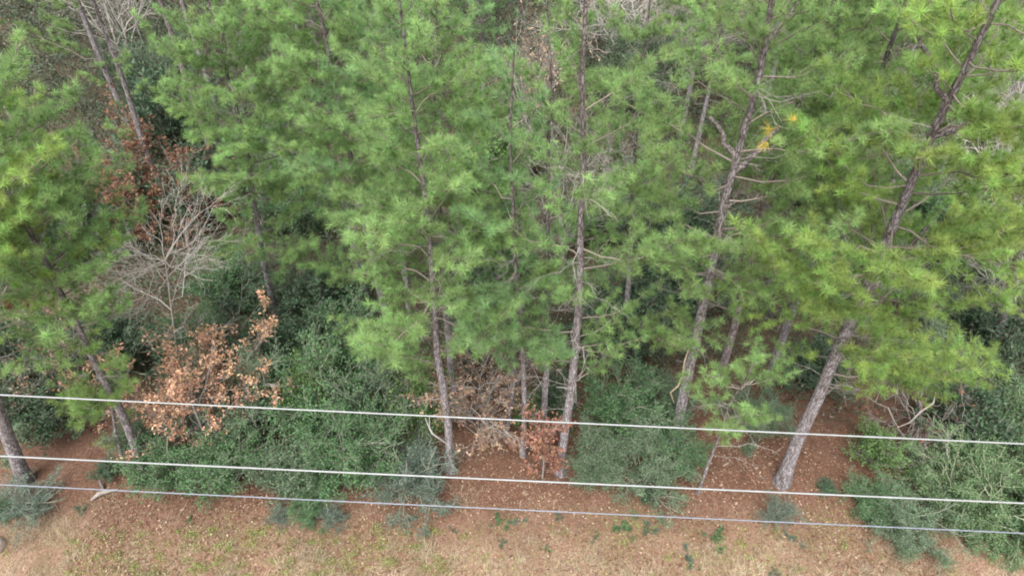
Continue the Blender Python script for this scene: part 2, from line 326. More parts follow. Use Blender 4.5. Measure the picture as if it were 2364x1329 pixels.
ppine('tall pine leaning right with a pale dead vine clinging to its trunk', [(1552, 1030), (1572, 940), (1600, 820), (1628, 690), (1650, 600), (1672, 470), (1710, 340), (1748, 200), (1768, 110), (1775, 0)], 17, .2, 6.2, 2.9, 10, green=GD, forkpix=[((1690, 400), (1800, 295), .3, .075), ((1765, 120), (1870, -60), 0, .07), ((1700, 370), (1640, 270), .4, .06)], boughs=[(1500, 750, .2), (1480, 770, -.2), (1530, 700, 1.0), (1600, 560, 1.), (1805, 282, -1.9, (.42, .38, .07), .06)], front=6, squash=.7, dead=12, bark=1.05)
ppine('little pine sapling with a thin pole stem and round crown before the red floor', [(1611, 1137), (1640, 1060), (1665, 985), (1690, 920)], 6.1, .05, 3.6, 1.2, 11, green=GR, boughs=[(1790, 880, -.1), (1740, 800, .3), (1760, 960, -.1), (1800, 840, .2), (1650, 840, .4)], dead=4, front=2, gap=.3, dens=1.1)
ppine('biggest pine, thick grey trunk slanting right above the red pine straw', [(1805, 1112), (1868, 960), (1915, 858), (1945, 775), (2000, 665), (2050, 553), (2100, 440), (2140, 340)], 17, .225, 5.6, 3.2, 12, green=GY*np.array((.92, .95, .9)), forkpix=[((2000, 680), (2145, 520), .4, .09), ((2160, 310), (2420, 220), -.4, .06), ((2180, 230), (2110, 20), .2, .045)], boughs=[(1960, 830, -.6), (2010, 890, -.4), (1930, 700, -.6), (1850, 640, .2), (2080, 780, -.6), (2200, 830, -.3), (2260, 790, -.2), (2330, 850, 0), (1900, 760, .4), (2150, 720, .2), (2240, 560, 0)], dead=7, yellow=.45)
# --- the second row
ppine('pine at the back with its trunk showing left of centre, slanting left', [(850, 705), (805, 530), (782, 440), (758, 355)], 13.5, .15, 7.0, 2.7, 21, green=GR, dead=8)
ppine('pine whose trunk runs beside another in the dark gap left of centre', [(905, 775), (879, 690), (854, 575), (831, 490), (805, 370)], 14, .16, 6.8, 2.7, 22, green=GR, dead=8, boughs=[(680, 590, 0), (620, 560, .2), (700, 480, .4)])
ppine('slim pine between the slanting pair and the brown-leaved bush, grey trunk', [(957, 800), (946, 728), (925, 500), (915, 360)], 13.5, .13, 6.6, 2.4, 23, green=GB, dead=6)
ppine('pine behind the vine-hung trunk, reddish trunk slanting right over bare floor', [(1662, 868), (1691, 778), (1733, 602), (1770, 440), (1800, 380)], 15, .16, 7.6, 2.6, 24, green=GD, bark=np.array((1., .9, .85)), dead=8)
ppine('pine halfway between the vine-hung trunk and the biggest pine, dark slanting trunk', [(1772, 885), (1797, 816), (1835, 704), (1882, 572), (1926, 460), (1960, 330)], 15, .17, 7.2, 2.7, 25, green=GD, bark=.8, dead=10)
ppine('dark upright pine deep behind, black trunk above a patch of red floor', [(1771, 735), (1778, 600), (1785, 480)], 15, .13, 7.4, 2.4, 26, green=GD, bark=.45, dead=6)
ppine('leaning dark pine trunk at upper left, nearer of two parallel slanting trunks', [(510, 415), (474, 318), (438, 215), (405, 110), (378, 25)], 19, .16, 11.5, 2.5, 27, green=GD, bark=np.array((1., .9, .88)), dead=8, front=0)
ppine('pale slanting pine trunk at upper left, right of the darker parallel one', [(525, 330), (500, 250), (461, 120), (420, 0)], 19, .15, 12, 2.4, 28, green=GR, dead=8, front=0, bark=1.25)
ppine('pine rising through the rusty oak at upper left, forked grey trunk', [(388, 520), (372, 440), (325, 325), (300, 240), (255, 120)], 14.5, .16, 9.4, 2.2, 29, front=2, green=GD, dead=12, boughs=[(290, 140, -.5), (330, 200, 0), (250, 300, 0)])
ppine('pine at the top left corner with a dark forked trunk', [(325, 330), (255, 195), (205, 70), (180, 0)], 17, .19, 9., 2.7, 30, green=GD, dead=10, boughs=[(90, 60, -.5), (230, 150, -.4), (180, 185, -.8), (120, 40, 0), (300, 160, 0), (265, 240, -.3), (60, 90, 0), (150, 110, -1.)])
ppine('pine left of centre whose broad crown spreads over the dark thicket', [(640, 745), (610, 600), (590, 480), (570, 330)], 12.8, .15, 5.6, 2.9, 31, green=GR, boughs=[(540, 460, 0), (520, 520, -.4), (660, 640, -.2), (620, 700, 0), (740, 690, .2), (560, 380, 0), (690, 500, -.8), (640, 420, -1.), (740, 560, -.6), (700, 420, -.4), (520, 420, -.6), (590, 600, -.8)], dead=8, front=14)
ppine('pine right of the tallest straight trunk, thin crown above the dark hollow', [(1440, 800), (1450, 640), (1455, 480), (1460, 330)], 13.5, .12, 6.8, 2.3, 32, green=GD, dead=12, gap=.62)
ppine('pine at the right edge with bright yellow-green boughs', [(2290, 830), (2330, 690), (2360, 560), (2390, 400)], 9.8, .16, 4.2, 2.7, 33, green=GY, yellow=.6, dead=8)
ppine('pine behind the biggest pine, crown filling the upper right', [(2010, 700), (2040, 560), (2070, 380), (2090, 250)], 14, .16, 7.6, 2.8, 34, green=GD, dead=10)
# --- far pines, four kinds copied about the deep wood
FAR = [(620, 330), (760, 250), (900, 330), (1010, 200), (1120, 330), (1270, 250), (1570, 330), (1640, 190), (1740, 330), (1880, 230), (2010, 350), (2150, 260), (2290, 370), (60, 330), (1590, 420), (700, 130), (850, 100), (1090, 90), (1960, 110), (2240, 130), (2340, 220), (30, 180)]
protos = []
FAR.sort()
for i, (px, py) in enumerate(FAR):
    b = G(px, py); lab = 'green pine in the far rows deep in the wood, %s counting from the left' % ORD[i]
    if len(protos) < 4:
        tops = (14.5, 13, 15.5, 12.5)[i]
        o = pine(lab, b, [b+np.array((0, 0, 6.))], tops, .14, tops*.42, 2.7, 60+i, green=(GR, GY, GD, GB)[i]*1.05, dead=10, group='pines of the far rows', k=38, w=.014)
        protos.append(o)
    else:
        o = copy_tree(protos[(i*7) % 4]); o.location = b-np.array((0, 0, .05)); o.rotation_euler = (0, 0, i*2.1); s = .85+.3*((i*37) % 10)/10; o.scale = (s, s, s); o['label'] = lab

# ------------------------------------------------------------------ broadleaf trees, saplings, shrubs
def grow(mb, p, d, L, r, lev, rs, col, tips, spread=.7, up=.15, kids=(3, 5), shrink=.62, n=5):
    s = np.linspace(0, 1, n); w = np.cumsum(rs.normal(size=(n, 3))*.05*L, 0); w[0] = 0
    P = p+d*L*s[:, None]+w; P[:, 2] += up*L*s**2*.6
    mb.tube(P, r*(1-.55*s)+.0015, col*rs.uniform(.8, 1.2), 8 if r > .03 else (4 if r > .008 else 3))
    if lev <= 1:
        for i in range(1, n): tips.append((P[i], nrm(P[i]-P[i-1]), lev))
    if lev == 0: return
    for _ in range(rs.randint(kids[0], kids[1]+1)):
        t = rs.uniform(.25, 1); q = np.array([np.interp(t, s, P[:, i]) for i in range(3)])
        dd = nrm(nrm(P[-1]-P[0])*(1-spread*.4)+rs.normal(size=3)*spread*.75+np.array((0, 0, up)))
        grow(mb, q, dd, L*shrink*rs.uniform(.7, 1.2), r*.55*(1.1-.4*t), lev-1, rs, col, tips, spread, up, kids, shrink, n)
def broadleaf(name, label, cat, base, stems, lev, seed, col=GREY, leaf=None, nleaf=3, lsize=.08, prob=1., mat=None, group=None, spread=.7, up=.15, kids=(3, 5), shrink=.62, trunk=None, high=False):
    """stems: list of (direction, length, radius)"""
    rs = np.random.RandomState(seed); root = empty(name, base-np.array((0, 0, .03)), label, cat, group)
    mb = MB(); tips = []; p0 = np.zeros(3)
    if trunk is not None:
        tp = np.vstack((np.zeros((1, 3)), np.asarray(trunk)-base)); mb.tube(tp, np.linspace(stems[0][2]*1.5, stems[0][2], len(tp)), col, 8); starts = tp
    for d, L, r in stems:
        q = p0 if trunk is None else (lambda i_, f_: starts[i_]*(1-f_)+starts[min(i_+1, len(starts)-1)]*f_)(rs.randint(1, len(starts)), rs.rand())
        grow(mb, q, nrm(np.asarray(d, float)), L, r, lev, rs, col, tips, spread, up, kids, shrink)
    mb.build('trunk', M_WOOD, root)
    if leaf is not None:
        P = np.array([t[0] for t in tips]); D = np.array([t[1] for t in tips])
        keep = rs.rand(len(P)) < prob*((.25+1.5*np.clip(P[:, 2]/P[:, 2].max(), 0, 1)**1.5)*(np.sin(P[:, 0]*4.1+1)*np.sin(P[:, 1]*3.7)*np.sin(P[:, 2]*4.3+2) > -.12) if high else 1)
        # leaves hang together on some twigs and are gone from others
        P = P[keep]; D = D[keep]; P = np.repeat(P, nleaf, 0); D = np.repeat(D, nleaf, 0); n = len(P)
        P = P+rs.normal(size=(n, 3))*lsize*.5; D = nrm(D*.5+rs.normal(size=(n, 3))*.7); N = nrm(rs.normal(size=(n, 3))+np.array((0, 0, 1.)))
        lm = MB(); L = lsize*rs.uniform(.6, 1.3, n); c = np.asarray(leaf)[None]*rs.uniform(.5, 1.35, (n, 1))*np.where(rs.rand(n, 1) < .2, np.array([[.75, .62, .55]]), 1)*(1+rs.normal(size=(n, 3))*.07)
        leaves(lm, P, D, N, L, L*.55, np.clip(c, .01, .8), .5); lm.build('crown', mat or M_DEAD, root, smooth=False)
    return root
def stems(n, tilt, L, r, rs, az0=0.):
    out = []
    for i in range(n):
        a = az0+i*6.283/n+rs.normal()*.3; t = math.radians(tilt)*rs.uniform(.5, 1.2)
        out.append(((math.cos(a)*math.sin(t), math.sin(a)*math.sin(t), math.cos(t)), L*rs.uniform(.75, 1.2), r*rs.uniform(.7, 1.1)))
    return out
RS = np.random.RandomState(5)
TAN = np.array((.5, .31, .2)); RUST = np.array((.2, .085, .048)); DULL = np.array((.32, .22, .152))
# bare grey tree at left
b = G(415, 905); tr = [AT(x, y, b[1]) for x, y in ((404, 780), (393, 700), (386, 640), (380, 600))]
broadleaf('bare_tree', 'bare grey leafless tree with a fan of fine branches above the tan oak', 'tree', b, stems(22, 74, 1.4, .017, RS), 3, 101, trunk=tr, spread=.55, up=.04, kids=(3, 4), col=GREY*1.7, leaf=TAN*.8, nleaf=1, lsize=.07, prob=.035)
# tan oak
b = G(508, 1022)
broadleaf('oak_tree', 'small oak covered in dead tan leaves above the evergreen thicket at left', 'oak tree', b, stems(5, 10, 2.7, .05, RS)+stems(10, 36, 2.5, .03, RS), 3, 102, leaf=TAN, nleaf=5, lsize=.1, prob=.75, high=True, spread=.72, shrink=.54, col=GREY*1.1)
b = G(1106, 1005)
broadleaf('brown_bush', 'drooping bush with dull brown leaves and pale twigs in the middle gap', 'bush', b, stems(10, 17, 2.9, .024, RS), 3, 103, leaf=DULL, nleaf=4, lsize=.1, prob=.22, spread=.55, up=-.1, shrink=.5)
b = G(1252, 1104)
broadleaf('oak_sapling', 'rusty red oak sapling standing in front of the straight trunks', 'sapling', b, [((.03, .0, 1), 1.0, .02)]+[((math.cos(a)*.8, math.sin(a)*.8, .55), .6, .01) for a in np.arange(0, 6.2, .8)], 2, 104, leaf=np.array((.28, .145, .1)), nleaf=4, lsize=.13, prob=.5, up=.1, trunk=[b+np.array((.02, 0, .7)), b+np.array((.0, 0, 1.4)), b+np.array((.03, 0, 2.1))])
b = G(395, 545)
broadleaf('oak_tree', 'rusty brown oak in the shade behind the bare grey tree', 'oak tree', b, stems(7, 22, 2.6, .05, RS)+stems(6, 50, 2.2, .045, RS), 3, 105, leaf=np.array((.2, .105, .065)), nleaf=5, lsize=.15, prob=.45, col=GREY*.8)
b = G(165, 900)
broadleaf('brown_bush', 'sparse brown-leaved bush beside the curved trunk at left', 'bush', b, stems(7, 35, 2.2, .03, RS), 3, 106, leaf=DULL*.9, nleaf=3, lsize=.1, prob=.25, shrink=.55)
b = G(1215, 300)
broadleaf('brown_bush', 'pale tan-leaved bush seen through the gap near the top centre', 'bush', b, stems(8, 35, 3.2, .05, RS), 3, 107, leaf=np.array((.4, .3, .21)), nleaf=2, lsize=.15, prob=.28, col=GREY*1.3)
b = G(1440, 150)
broadleaf('bare_tree', 'silvery leafless tree at the top edge right of centre', 'tree', b, stems(14, 40, 4.6, .07, RS), 3, 108, col=GREY*1.8, kids=(4, 6))
b = G(2320, 420)
broadleaf('bare_bush', 'tangle of bare grey branches at the right edge behind the pine boughs', 'bush', b, stems(14, 50, 3.8, .05, RS), 3, 109, col=GREY*1.6, kids=(4, 5))
b = G(2330, 790)
broadleaf('bare_bush', 'bare twiggy bush at the right edge above the evergreen mass', 'bush', b, stems(11, 45, 2.8, .04, RS), 3, 110, col=GREY*1.5, kids=(3, 5))
b = G(2110, 1035)
broadleaf('bare_bush', 'half-dead shrub of crooked pale branches left of the right-hand thicket', 'bush', b, stems(7, 45, 1.6, .04, RS), 3, 111, col=GREY, leaf=RUST, nleaf=2, lsize=.1, prob=.06, spread=.9)
for px, py, L_, lab in ((2200, 330, 4.2, 'grey leafless tree among the pines at the upper right'), (300, 150, 5.0, 'grey leafless tree behind the forked pine near the top left corner'), (1580, 190, 4.2, 'grey leafless tree behind the vine-hung pine near the top edge')):
    broadleaf('bare_tree', lab, 'tree', G(px, py), stems(9, 28, L_, .06, RS), 3, 120+px % 50, col=GREY*1.4, kids=(3, 5))
b = G(1135, 690)
broadleaf('bare_tree', 'bare brownish small tree in the dark hollow left of the straight trunks', 'tree', b, stems(6, 25, 3.2, .045, RS), 3, 112, col=GREY*.8, kids=(2, 4))
b = G(1300, 620)
broadleaf('bare_tree', 'leafless pale tree between the two straight trunks', 'tree', b, stems(7, 30, 3.8, .05, RS), 3, 113, col=GREY, kids=(3, 4))

def shrub_mesh(seed, kind):
    """unit shrub about 1 m tall and 1.1 m wide: stems and foliage"""
    rs = np.random.RandomState(seed); mb = MB(); tips = []
    tilt = {'dense': 42, 'feather': 55, 'broad': 40}[kind]
    for d, L, r in stems(11, tilt, .5, .014, rs)+stems(6, tilt*.4, .6, .014, rs, 1.):
        grow(mb, np.zeros(3), nrm(np.asarray(d)), L, r, 3, rs, np.array((.16, .165, .125)) if kind != 'feather' else np.array((.25, .27, .18)), tips, .62 if kind != 'feather' else .5, .12 if kind != 'feather' else -.05, (3, 4), .56, 4)
    return mb, tips
def shrub_proto(seed, kind, leafcol, nleaf, lsize, label, base, w, h):
    rs = np.random.RandomState(seed+500); mb, tips = shrub_mesh(seed, kind)
    root = empty('evergreen_shrub', base-np.array((0, 0, .03)), label, 'shrub')
    mb.build('stem', M_WOOD, root)
    P = np.array([t[0] for t in tips]); D = np.array([t[1] for t in tips]); br = rs.uniform(.8, 1.2, len(P))
    P = np.repeat(P, nleaf, 0); D = np.repeat(D, nleaf, 0); br = np.repeat(br, nleaf); n = len(P)
    P = P+rs.normal(size=(n, 3))*.024; D = nrm(D*.8+rs.normal(size=(n, 3))*.55); N = nrm(rs.normal(size=(n, 3))*.6+np.array((0, 0, 1.)))
    L = lsize*rs.uniform(.6, 1.3, n); c = np.asarray(leafcol)[None]*br[:, None]*rs.uniform(.75, 1.25, (n, 1))*(1+rs.normal(size=(n, 3))*.06)
    lm = MB(); leaves(lm, P, D, N, L, L*(.42 if kind != 'broad' else .55), np.clip(c, .005, .6), .3); lm.build('foliage', M_LEAF, root, smooth=False)
    root.scale = (w/1.1, w/1.1, h); return root
SH = {  # kind: (form, leaf colour, leaves per tip, size)
 'grey': ('dense', (.1, .15, .085), 5, .028), 'green': ('dense', (.078, .15, .064), 5, .03), 'blue': ('dense', (.085, .128, .098), 3, .026),
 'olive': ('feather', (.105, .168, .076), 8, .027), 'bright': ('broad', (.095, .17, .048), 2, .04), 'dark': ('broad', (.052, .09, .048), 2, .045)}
SHRUBS = [  # (base px, py, width m, height m, kind, label)
 (78, 1172, 1.6, .95, 'blue', 'bluish evergreen bush at the foot of the leftmost leaning trunk'),
 (8, 1190, .9, .6, 'green', 'small green bush cut by the left edge beside the bluish bush'),
 (40, 985, 2.8, 2.3, 'grey', 'large dull green shrub behind the leftmost trunk'),
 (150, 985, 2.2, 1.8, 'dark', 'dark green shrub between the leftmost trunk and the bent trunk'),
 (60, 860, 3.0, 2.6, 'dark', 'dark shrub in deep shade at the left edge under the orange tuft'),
 (255, 1095, .9, .7, 'dark', 'low dark bush at the foot of the thin young pine'),
 (415, 1125, 2.2, 1.9, 'green', 'leftmost green bush of the front thicket beside the bent trunk'),
 (375, 1040, 2.0, 1.7, 'grey', 'greyish bush under the left side of the tan oak'),
 (545, 1110, 2.5, 2.2, 'green', 'deep green bush directly below the tan oak'),
 (680, 1115, 2.5, 2.1, 'grey', 'grey-green bush right of the tan oak in the front thicket'),
 (610, 985, 2.8, 2.8, 'grey', 'tall dull bush behind the right side of the tan oak'),
 (760, 1010, 2.9, 3.0, 'green', 'tallest deep green bush in the middle of the front thicket'),
 (745, 1000, 1.5, 3.3, 'bright', 'bright green leafy shoot rising through the front thicket'),
 (830, 1095, 2.6, 2.4, 'green', 'green bush below the tallest bush of the front thicket'),
 (880, 1000, 2.6, 2.6, 'grey', 'grey-green bush left of the slim bare trunk, upper one'),
 (965, 1125, 2.5, 1.5, 'blue', 'feathery blue-green bush at the foot of the slim bare trunk'),
 (975, 1000, 1.9, 2.6, 'bright', 'yellow-green shrub with pale twigs just left of the slim bare trunk'),
 (735, 1150, 1.2, 1.1, 'green', 'low green bush poking forward from the front thicket'),
 (715, 1195, 1.25, .75, 'green', 'low green bush alone on leaf litter just in front of the thicket'),
 (768, 1200, 1., .65, 'blue', 'small bluish bush right beside the low green bush on the litter'),
 (648, 1200, .75, .45, 'blue', 'tiny bluish bush on bare litter left of the low green bush'),
 (1370, 1105, 1.9, 1.8, 'grey', 'rounded grey-green bush right of the rusty sapling'),
 (1480, 1115, 2.1, 1.7, 'grey', 'wide grey-green bush between the rusty sapling and the sapling pole'),
 (1555, 1085, 1.7, 1.6, 'green', 'green bush hiding the foot of the vine-hung trunk'),
 (1420, 1000, 2.6, 2.4, 'green', 'deep green bush right of the tallest straight trunk'),
 (1520, 985, 2.2, 2.0, 'grey', 'dull bush with yellowing leaves left of the vine-hung trunk'),
 (1215, 985, 1.1, 1.7, 'bright', 'light green leafy shrub between the slender trunks in the gap'),
 (1275, 960, 1.6, 1.6, 'dark', 'dark green shrub behind the two straight trunks in the gap'),
 (1745, 985, 1.9, 1.2, 'grey', 'grey-green bush under the right side of the pine sapling'),
 (1500, 1150, .8, .45, 'dark', 'low dark bush in front of the wide grey-green bush'),
 (1790, 1195, 1.1, .75, 'blue', 'feathery bluish bush at the foot of the biggest pine'),
 (1905, 1130, .7, .35, 'dark', 'low dark sprig on red straw right of the biggest trunk'),
 (2005, 1075, 1.5, 1.5, 'bright', 'fresh green bush at the left tip of the right-hand thicket'),
 (2010, 1180, 1.6, 1.0, 'green', 'low green bush at the front left of the right-hand thicket'),
 (2090, 1235, 2.0, 1.2, 'grey', 'front bush of the right-hand thicket reaching over the dry grass'),
 (2170, 1150, 2.4, 2.0, 'olive', 'arching olive bush in the middle of the right-hand thicket'),
 (2290, 1215, 2.6, 2.2, 'olive', 'big arching bush at the front right corner of the thicket'),
 (2345, 1245, 1.6, 1.5, 'green', 'green bush cut by the right edge at the thicket front'),
 (2330, 1080, 2.8, 2.8, 'olive', 'tall arching bush at the right edge of the thicket'),
 (2210, 1030, 2.6, 2.4, 'dark', 'dark hollow shrub behind the right-hand thicket'),
 (2330, 960, 2.8, 2.9, 'grey', 'grey-green shrub at the right edge below the pine boughs'),
 (2130, 870, 2.6, 2.4, 'grey', 'pale leaved shrub under the lower boughs of the biggest pine'),
 (2240, 810, 3.0, 2.2, 'dark', 'dark shrub under the boughs at right in front of bare twigs'),
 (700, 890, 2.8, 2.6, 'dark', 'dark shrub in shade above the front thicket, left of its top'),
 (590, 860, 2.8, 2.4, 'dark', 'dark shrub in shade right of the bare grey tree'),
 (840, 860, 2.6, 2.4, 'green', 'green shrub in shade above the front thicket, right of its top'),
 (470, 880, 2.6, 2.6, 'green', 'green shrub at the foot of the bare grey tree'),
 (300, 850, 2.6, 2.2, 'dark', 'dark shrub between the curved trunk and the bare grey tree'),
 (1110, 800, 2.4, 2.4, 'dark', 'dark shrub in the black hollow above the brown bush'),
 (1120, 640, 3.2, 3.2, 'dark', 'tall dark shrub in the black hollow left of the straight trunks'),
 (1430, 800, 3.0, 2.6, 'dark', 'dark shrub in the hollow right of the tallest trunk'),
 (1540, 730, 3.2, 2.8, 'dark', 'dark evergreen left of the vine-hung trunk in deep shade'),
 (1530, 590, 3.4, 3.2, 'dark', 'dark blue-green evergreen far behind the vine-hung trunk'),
 (1870, 880, 2.2, 1.6, 'dark', 'dark shrub above the bare red floor by the biggest trunk'),
 (1960, 690, 3.4, 2.8, 'grey', 'pale shrub glimpsed behind the fork of the biggest pine'),
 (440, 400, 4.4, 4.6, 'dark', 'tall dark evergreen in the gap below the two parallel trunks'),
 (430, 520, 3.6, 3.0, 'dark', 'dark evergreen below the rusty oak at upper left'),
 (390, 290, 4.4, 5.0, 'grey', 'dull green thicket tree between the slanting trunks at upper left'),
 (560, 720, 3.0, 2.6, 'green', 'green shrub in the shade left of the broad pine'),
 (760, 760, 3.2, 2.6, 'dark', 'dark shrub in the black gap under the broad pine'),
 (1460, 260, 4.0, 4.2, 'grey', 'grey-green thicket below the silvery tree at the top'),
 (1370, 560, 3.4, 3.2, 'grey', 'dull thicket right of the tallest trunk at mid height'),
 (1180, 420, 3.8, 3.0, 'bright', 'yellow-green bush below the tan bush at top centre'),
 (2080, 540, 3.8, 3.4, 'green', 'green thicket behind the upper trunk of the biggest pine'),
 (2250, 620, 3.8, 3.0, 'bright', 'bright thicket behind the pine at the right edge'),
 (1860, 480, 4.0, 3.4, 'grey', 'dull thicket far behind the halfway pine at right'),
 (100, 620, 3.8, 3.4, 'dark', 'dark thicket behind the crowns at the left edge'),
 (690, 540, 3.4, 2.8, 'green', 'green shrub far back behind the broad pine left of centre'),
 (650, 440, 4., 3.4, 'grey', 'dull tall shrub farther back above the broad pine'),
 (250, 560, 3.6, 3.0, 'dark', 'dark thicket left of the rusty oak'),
]
proto = {}
for i, (px, py, w, h, kind, lab) in enumerate(SHRUBS):
    if w > 1.4: w *= 1.22; h *= 1.15
    b = G(px, py); var = (kind, i % 2)
    if var not in proto:
        fm, c, nl, ls = SH[kind]
        proto[var] = shrub_proto(200+i, fm, c, nl, ls, lab, b, w, h); continue
    o = copy_tree(proto[var]); o.location = b-np.array((0, 0, .03)); o.rotation_euler = (0, 0, i*1.7); o.scale = (w/1.1, w/1.1, h); o['label'] = lab

# ------------------------------------------------------------------ small tufts in the open strip
def tuft_mesh(seed, col):
    rs = np.random.RandomState(seed); mb = MB()
    for q in range(9):                            # a few ragged sprigs, some nearly bare
        c0 = np.append(rs.normal(size=2)*.1, 0); n = rs.randint(8, 40); a = rs.uniform(0, 6.283); lean = rs.uniform(0, .9)
        ax = np.array((math.cos(a)*lean, math.sin(a)*lean, 1.)); ax /= np.linalg.norm(ax); h = rs.uniform(.08, .24)
        mb.tube([np.zeros(3), c0*.5+np.array((0, 0, .01)), c0+np.array((0, 0, .005)), c0+ax*h], [.005, .004, .004, .002], (.14, .12, .08), 3)
        R = c0+ax*(rs.uniform(.1, 1, (n, 1))*h); D = nrm(rs.normal(size=(n, 3))+ax*.6); N = nrm(rs.normal(size=(n, 3))+np.array((0, 0, 1.)))
        L = rs.uniform(.03, .09, n); c = np.asarray(col)[None]*rs.uniform(.6, 1.4, (n, 1))*(1+rs.normal(size=(n, 3))*.1); leaves(mb, R, D, N, L, L*.25, c, .3)
    return mb
TUFTS = [(950, 1195, .7), (1150, 1204, 1.1), (1190, 1208, .9), (985, 1232, .6), (1048, 1225, .5), (1158, 1258, .7), (1262, 1270, .6), (1290, 1196, .7), (1438, 1218, 1.6), (1500, 1222, 1.2), (1374, 1243, .6), (1655, 1240, 1.5), (1825, 1248, 1.), (1590, 1293, 1.1), (1785, 1322, .8), (190, 1178, 1.0), (440, 1200, .6)]
TUFTS.sort(); tp = []
for i, (px, py, s) in enumerate(TUFTS):
    b = G(px, py); lab = 'small dark green tuft in the open strip below the wood, %s from the left' % ORD[i]
    if len(tp) < 3:
        o = tuft_mesh(300+i, ((.085, .12, .075), (.075, .13, .055), (.085, .125, .09))[i]).build('leafy_tuft', M_LEAF, None, False); tp.append(o)
    else:
        o = tp[(i*5) % 3].copy(); COL.objects.link(o); o.rotation_euler = (0, 0, i*1.3)
    o.location = b; o.scale = (s*1.3, s*1.1, s*.9); tag(o, lab, 'plant', 'green tufts in the open strip')

# ------------------------------------------------------------------ dead wood, stone, vine
def wood_thing(name, label, cat, polys, col, mat=M_WOOD):
    mb = MB()
    o0 = np.asarray(polys[0][0][0])
    for P, R in polys:
        P = np.asarray(P)-o0; mb.tube(P, R, np.asarray(col), 8, True)
        mb.tube(P[::-1][-2:], [R[1], R[0]] if hasattr(R, '__len__') else R, np.asarray(col), 8, True)
    o = mb.build(name, mat); o.location = o0; return tag(o, label, cat)
g = G
p = [g(213, 1158)+np.array((0, 0, .07)), g(232, 1143)+np.array((0, 0, .1)), g(252, 1136)+np.array((0, 0, .09)), g(272, 1131)+np.array((0, 0, .06))]
wood_thing('rotten_log', 'short rotten log, pale and splintered, on the litter at lower left', 'log', [(p, [.03, .07, .06, .03])], (.2, .175, .155))
p = [g(238, 1128), g(237, 1118)+np.array((0, 0, .25))]
wood_thing('tree_stump', 'thin grey broken stub standing behind the rotten log', 'stump', [(p, [.05, .04])], (.2, .175, .16))
p = [AT(982, 965, 11.2), AT(990, 985, 11.2), AT(998, 1000, 11.1), AT(1015, 1012, 11.2), AT(1030, 1022, 11.35)]
q = [AT(998, 1000, 11.1), AT(991, 982, 11.3), AT(992, 960, 11.4)]
wood_thing('dead_branch', 'white crooked dead branch hung in the thicket against the slim bare trunk', 'branch', [(p, [.012, .02, .026, .026, .028]), (q, [.02, .014, .008])], (.3, .275, .25))
p = [AT(1284, 893, 12.9), AT(1300, 894, 12.7), AT(1313, 897, 12.6)]
wood_thing('dead_branch', 'short pale broken branch beside the tallest straight trunk', 'branch', [(p, [.018, .026, .03])], (.28, .26, .235))
yb = G(1552, 1030)[1]-.22
p = [AT(x, y, yb-o) for x, y, o in ((1590, 805, 0), (1580, 835, .05), (1576, 865, .06), (1566, 890, .1), (1548, 905, .1), (1552, 918, .05), (1556, 930, 0))]
wood_thing('dead_vine', 'pale twisted dead vine clinging to the left of a leaning trunk', 'vine', [(p, [.016, .022, .024, .026, .02, .016, .01])], (.3, .235, .165))
p = [g(1668, 1077)+np.array((0, 0, .03)), g(1676, 1072)+np.array((0, 0, .05)), g(1682, 1067)+np.array((0, 0, .03))]
wood_thing('dead_branch', 'small pale stick lying on red straw beside the sapling pole', 'branch', [(p, [.012, .018, .008])], (.3, .25, .2))
p = [AT(2060, 975, 12.6), AT(2075, 985, 12.5), AT(2100, 975, 12.5), AT(2125, 950, 12.6), AT(2155, 930, 12.8), AT(2160, 905, 12.9)]
wood_thing('dead_branch', 'long crooked pale branch bending over the hollow at right', 'branch', [(p, [.012, .02, .024, .028, .03, .02])], (.26, .235, .21))
p = [AT(868, 488, 15.2), AT(890, 492, 15.), AT(905, 480, 14.9), AT(925, 472, 14.8)]

def boulder():
    rs = np.random.RandomState(9); nu, nv = 28, 16; mb = MB()
    u = np.linspace(0, 2*math.pi, nu, endpoint=False); v = np.linspace(-.5*math.pi, .5*math.pi, nv)
    U, V = np.meshgrid(u, v); d = np.stack((np.cos(U)*np.cos(V), np.sin(U)*np.cos(V), np.sin(V)), -1)
    r = 1+.12*np.sin(d[..., 0]*3+1)*np.cos(d[..., 1]*2.6)+.06*np.sin(d[..., 2]*6+d[..., 0]*5)
    P = (d*r[..., None]*np.array((.32, .3, .24))).reshape(-1, 3)
    i = np.arange(nv-1)[:, None]*nu; j = np.arange(nu)[None]; f = np.stack((i+j, i+(j+1) % nu, i+nu+(j+1) % nu, i+nu+j), -1).reshape(-1, 4)
    mb.add(P, f, (.42, .355, .32)); o = mb.build('boulder', tint_mat('stone', .9, 12, .25)); o.location = G(-12, 1268)+np.array((0, 0, .1))
    tag(o, 'smooth grey-beige boulder cut by the left edge in the dry grass', 'boulder')
boulder()

